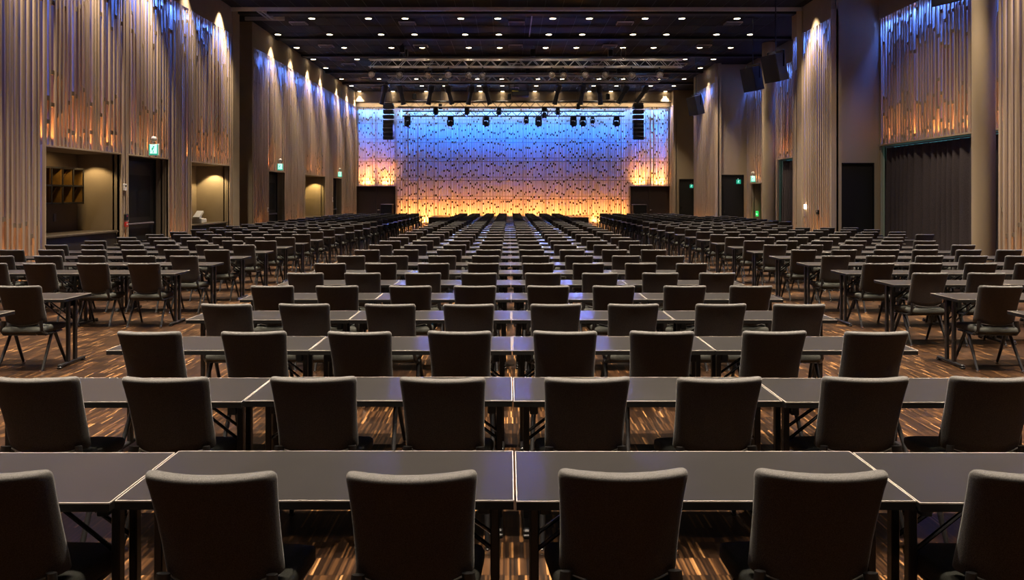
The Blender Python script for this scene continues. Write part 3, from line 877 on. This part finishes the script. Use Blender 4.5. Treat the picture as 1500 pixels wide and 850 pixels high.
# ------------------------------------------------------------------ chairs
def rring(w_, th, r_, n=4):
    """rounded rectangle ring, half width w_, half thickness th -> list of (u, t); straight sides divided"""
    pts = []
    r_ = min(r_, th*.98, w_*.9)
    for cx, cy, a0 in ((w_-r_, th-r_, 0), (-(w_-r_), th-r_, 90), (-(w_-r_), -(th-r_), 180), (w_-r_, -(th-r_), 270)):
        for i in range(n+1):
            a = R(a0 + 90*i/n); pts.append((cx + r_*math.cos(a), cy + r_*math.sin(a)))
        if a0 in (0, 180):                             # divide the long sides so they can curve
            s = 1 if a0 == 0 else -1
            for k in range(1, 8): pts.append((s*((w_-r_) - 2*(w_-r_)*k/8), s*th))
    return pts
def back_mb():
    b = MB(); rings = []
    zb, zt = .50, .892
    lv = [(0, -.010, .30), (.006, -.003, .75), (.02, 0, .95), (.15, 0, 1), (.33, 0, 1), (.5, .002, 1), (.67, .005, 1), (.83, .009, 1), (.92, .012, 1.04), (.955, .011, 1.05), (.978, .008, .95), (.992, .002, .72), (1.0, -.010, .35)]
    for t, dw, kt in lv:
        z = zb + (zt-zb)*t
        w_ = .205 + dw; th = .030*kt
        ring_ = []
        for u, q in rring(w_, th, .028):
            un = u/.215
            zz = z - (1-t)**2*.045*(1-un*un)
            lean = -.115 - (z-.50)*.30 - .02*t*t
            conc = -.055*(1-un*un)
            # top edge rolls slightly backwards
            ring_.append((u, lean + conc + q + .03, zz))
        rings.append(ring_)
    b.loft(rings)
    return b
def piping_mb():
    pts = []
    for i in range(17):
        u = -.185 + .37*i/16; un = u/.215; t = .035
        z = .50 + .392*t - (1-t)**2*.045*(1-un*un)
        pts.append((u, -.115 - (.50+.392*t-.50)*.30 - .055*(1-un*un) - .001, z))
    return MB().tube(pts, .0035, 6)
def seat_mb():
    b = MB(); rings = []
    for z, ins in ((.385, .03), (.392, .008), (.41, .0), (.435, 0), (.452, .006), (.460, .018), (.464, .05)):
        ring_ = []
        for k in range(40):
            a = 2*math.pi*k/40
            c, s = math.cos(a), math.sin(a); p_ = 9.0
            f = (abs(c)**p_ + abs(s)**p_)**(-1/p_)
            v = s*f
            hw = (.226 + .022*v) - ins
            u = c*f*hw
            y = v*(.212-ins) + .008
            ring_.append((u, y, z - (.012*max(0, v-.6)/.4 if z > .45 else 0)))
        rings.append(ring_)
    b.loft(rings)
    return b
def leg_mb(sx, sy):
    return MB().tube([(sx*.208, sy*.025+.01, .378), (sx*.217, sy*.12+.005, .19), (sx*.226, sy*.215, .012)], [.017, .016, .013], 8)
def glide_mb(sx, sy):
    return MB().lathe((sx*.2265, sy*.2165, 0), (0,0,1), ((0, .014), (.004, .017), (.022, .016), (.028, .013)), 10)
def support_mb(sx):
    return MB().tube([(sx*.205, .02, .372), (sx*.208, -.12, .375), (sx*.198, -.175, .42), (sx*.185, -.165, .52)], [.012, .013, .014, .012], 8, rx=.024)
def frame_mb():
    b = MB()
    for s in (-1, 1): b.tube([(s*.205, -.12, .372), (s*.205, .16, .372)], .012, 8)
    b.tube([(-.205, .08, .370), (.205, .08, .370)], .011, 8); b.tube([(-.205, -.10, .370), (.205, -.10, .370)], .011, 8)
    return b

chair0 = empty('conference_chair')
bk = back_mb().build('backrest', 'fabric', chair0, smooth=60)
piping_mb().build('hem_piping', 'piping', bk, smooth=True)
seat_mb().build('seat', 'seat_fabric', chair0, smooth=50)
frame_mb().build('seat_frame', 'black_metal', chair0, smooth=True)
for sx in (-1, 1):
    support_mb(sx).build('back_support', 'black_metal', chair0, smooth=True)
    for sy in (-1, 1):
        l = leg_mb(sx, sy).build('leg', 'black_metal', chair0, smooth=True)
        glide_mb(sx, sy).build('foot_glide', 'chrome', l, smooth=True)
remember(chair0)
chair_parts = [(back_mb(), 'fabric'), (seat_mb(), 'seat_fabric'), (frame_mb(), 'black_metal')]
for sx in (-1, 1):
    chair_parts.append((support_mb(sx), 'black_metal'))
    for sy in (-1, 1): chair_parts += [(leg_mb(sx, sy), 'black_metal'), (glide_mb(sx, sy), 'chrome')]
chair_mesh = multi('conference_chair', chair_parts, True)

# ------------------------------------------------------------------ tables
TL, TD, TH = 1.402, .50, .73
def top_mb(): return MB().box(-TL/2+.003, TL/2-.003, -TD/2+.003, TD/2-.003, TH-.03, TH)
def edge_mb():
    b = MB(); a, c = TL/2, TD/2; t = .0028
    z0, z1 = TH-.004, TH+.0006
    b.box(-a, a, -c, -c+t, z0, z1); b.box(-a, a, c-t, c, z0, z1); b.box(-a, -a+t, -c+t, c-t, z0, z1); b.box(a-t, a, -c+t, c-t, z0, z1)
    return b
def skirt_mb():
    b = MB(); a, c = TL/2-.0005, TD/2-.0005
    z0, z1 = TH-.032, TH-.004
    b.box(-a, a, -c, -c+.004, z0, z1); b.box(-a, a, c-.004, c, z0, z1); b.box(-a, -a+.004, -c+.004, c-.004, z0, z1); b.box(a-.004, a, -c+.004, c-.004, z0, z1)
    return b
XLG = TL/2-.070
def post_mb(s, q): return MB().cbox(s*XLG-.016, s*XLG+.016, q*.062-.020, q*.062+.020, .04, TH-.032, .004)
def foot_mb(s):
    b = MB(); b.cbox(s*XLG-.02, s*XLG+.02, -.225, .225, .018, .045, .008)
    b.cbox(s*XLG-.022, s*XLG+.022, -.23, -.19, .0, .022, .006); b.cbox(s*XLG-.022, s*XLG+.022, .19, .23, .0, .022, .006)
    return b
def bracket_mb(s): return MB().cbox(s*(XLG-.062), s*(XLG-.018), -.10, .10, TH-.115, TH-.032, .004) if s > 0 else MB().cbox(s*(XLG-.018), s*(XLG-.062), -.10, .10, TH-.115, TH-.032, .004)
def brace_mb(s, q): return MB().tube([(s*(XLG-.01), q*.062, .47), (s*(XLG-.31), q*.045, TH-.035)], .0085, 7)
table0 = empty('folding_table')
top_mb().build('tabletop', 'laminate', table0)
e_ = edge_mb().build('edge_trim', 'edge_pale', table0)
skirt_mb().build('edge_band', 'edge_dark', table0)
for s in (-1, 1):
    for q in (-1, 1):
        post_mb(s, q).build('leg', 'black_metal', table0)
        brace_mb(s, q).build('brace', 'dark_steel', table0, smooth=True)
    foot_mb(s).build('foot', 'black_metal', table0)
    bracket_mb(s).build('bracket', 'black_metal', table0)
remember(table0)
tp = [(top_mb(), 'laminate'), (edge_mb(), 'edge_pale'), (skirt_mb(), 'edge_dark')]
for s in (-1, 1):
    for q in (-1, 1): tp += [(post_mb(s, q), 'black_metal'), (brace_mb(s, q), 'dark_steel')]
    tp += [(foot_mb(s), 'black_metal'), (bracket_mb(s), 'black_metal')]
table_mesh = multi('folding_table', tp)

# ------------------------------------------------------------------ layout: rows 1.25 m apart, three blocks
PITCH = 1.25
NROW = 30
def near_edge(k): return (2.05 + (k-1)) * PITCH
tables, chairs = [], []                                # (block, row, index, x, y, rz)
def in_frame(x, y, hw): return px(x + hw, y) > -2 and px(x - hw, y) < 1502
jit = random.Random(11)
# measured seat positions of the first rows of the centre block
seen = {1: [-2.42, -1.735, -.985, -.33, .378, 1.047, 1.76, 2.46], 2: [-2.39, -1.735, -.995, -.33, .385, 1.05, 1.80, 2.45],
        3: [-2.42, -1.735, -1.0, -.33, .385, 1.04, 1.79, 2.47], 4: [-2.39, -1.735, -1.0, -.345, .385, 1.05, 1.79, 2.46]}
for k in range(1, NROW+1):
    y = near_edge(k) + TD/2
    for i in range(4):
        x = .02 + (i-1.5)*1.41
        bow = -.02 if (k <= 2 and i in (0, 3)) else 0
        tables.append(('centre', k, i, x + jit.uniform(-.0015, .0015), y + bow + jit.uniform(-.004, .004), jit.uniform(-.0015, .0015)))
        for j in (0, 1):
            cx_ = seen[k][2*i+j] if k in seen else x + (-.335 if j == 0 else .335) + jit.uniform(-.012, .012)
            chairs.append(('centre', k, 2*i+j, cx_, near_edge(k) + .085 + jit.uniform(-.012, .012), jit.uniform(-.05, .05)))
    if k >= 4 and k != 6:
        for i in range(3):
            x = -4.62 - .7 - i*1.41
            tables.append(('left', k, i, x + jit.uniform(-.002, .002), y + jit.uniform(-.008, .008), jit.uniform(-.002, .002)))
            for j in (0, 1):
                chairs.append(('left', k, 2*i+j, x + (.34 if j == 0 else -.34) + jit.uniform(-.012, .012), near_edge(k) + .085 + jit.uniform(-.015, .015), jit.uniform(-.07, .07)))
    if k >= 4:
        yy = y + .3
        ok8 = k >= 13 and not (22.0 < yy < 26.6) and not (34.6 < yy)
        for i in range(4 if ok8 else 3):
            x = 4.65 + .7 + i*1.41
            tables.append(('right', k, i, x + jit.uniform(-.002, .002), y + jit.uniform(-.008, .008), jit.uniform(-.002, .002)))
            for j in (0, 1):
                chairs.append(('right', k, 2*i+j, x + (-.34 if j == 0 else .34) + jit.uniform(-.012, .012), near_edge(k) + .085 + jit.uniform(-.015, .015), jit.uniform(-.07, .07)))
tables = [t for t in tables if in_frame(t[3], t[4]+.25, TL/2)]
chairs = [c_ for c_ in chairs if in_frame(c_[3], c_[4]-.22, .24)]
chairs.sort(key=lambda c_: (c_[1], {'centre': 0, 'left': 1, 'right': 2}[c_[0]], c_[2]))
def ranks(lst):
    rows = {}
    for it in lst: rows.setdefault(it[0], set()).add(it[1])
    rk = {b: {r_: i+1 for i, r_ in enumerate(sorted(s))} for b, s in rows.items()}
    ps = {}
    for it in sorted(lst, key=lambda q: abs(q[3]) if q[0] != 'centre' else q[3]): ps.setdefault(it[:2], []).append(it[2])
    return rk, ps
crk, cps = ranks(chairs)
trk, tps = ranks(tables)
GRP = {'centre': 'the centre block', 'left': 'the left block', 'right': 'the right block'}
N_IND = 300
stuff = []
used = [False]
for n, (blk_, k, i, x, y, rz) in enumerate(chairs):
    if n >= N_IND:
        stuff.append((x, y, rz)); continue
    detailed = y < 10.2
    if detailed:
        if not used[0]: o = chair0; used[0] = True
        else: o = copy_tree(chair0)
    else:
        o = obj('conference_chair', chair_mesh)
    o.location = (x, y, 0); o.rotation_euler = (0, 0, rz)
    pos = cps[(blk_, k)].index(i) + 1
    if blk_ == 'centre':
        lb = 'charcoal fabric conference chair, %s from left in the %s row of the centre block' % (nth(pos), nth(crk[blk_][k]))
    else:
        lb = 'charcoal fabric conference chair, %s from aisle in the %s row of the %s block' % (nth(pos), nth(crk[blk_][k]), blk_)
    tag(o, lb, 'chair', 'conference chairs in ' + GRP[blk_])
used[0] = False
for n, (blk_, k, i, x, y, rz) in enumerate(tables):
    detailed = y < 9.6
    if detailed:
        if not used[0]: o = table0; used[0] = True
        else: o = copy_tree(table0)
    else:
        o = obj('folding_table', table_mesh)
    o.location = (x, y, 0); o.rotation_euler = (0, 0, rz)
    pos = tps[(blk_, k)].index(i) + 1
    if blk_ == 'centre':
        lb = 'dark narrow folding table, %s from left in the %s row of the centre block' % (nth(pos), nth(trk[blk_][k]))
    else:
        lb = 'dark narrow folding table, %s from aisle in the %s row of the %s block' % (nth(pos), nth(trk[blk_][k]), blk_)
    tag(o, lb, 'table', 'folding tables in ' + GRP[blk_])
# the farthest chairs, beyond the three hundred that show largest
if stuff:
    v, f, mi = [], [], []
    me0 = chair_mesh
    V0 = [p.co.copy() for p in me0.vertices]; F0 = [tuple(p.vertices) for p in me0.polygons]; I0 = [p.material_index for p in me0.polygons]
    for x, y, rz in stuff:
        m = Matrix.Translation((x, y, 0)) @ Matrix.Rotation(rz, 4, 'Z'); n = len(v)
        v += [tuple(m @ p) for p in V0]; f += [tuple(n+q for q in t) for t in F0]; mi += I0
    me = bpy.data.meshes.new('far_conference_chairs'); me.from_pydata(v, [], f)
    for q in me0.materials: me.materials.append(q)
    me.polygons.foreach_set('material_index', mi)
    for p in me.polygons: p.use_smooth = True
    me.set_sharp_from_angle(angle=R(45))
    o = obj('far_conference_chairs', me)
    tag(o, 'distant rows of dark conference chairs massed below the glowing back wall', 'chairs', kind='stuff')
print('chairs', len(chairs), 'tables', len(tables))
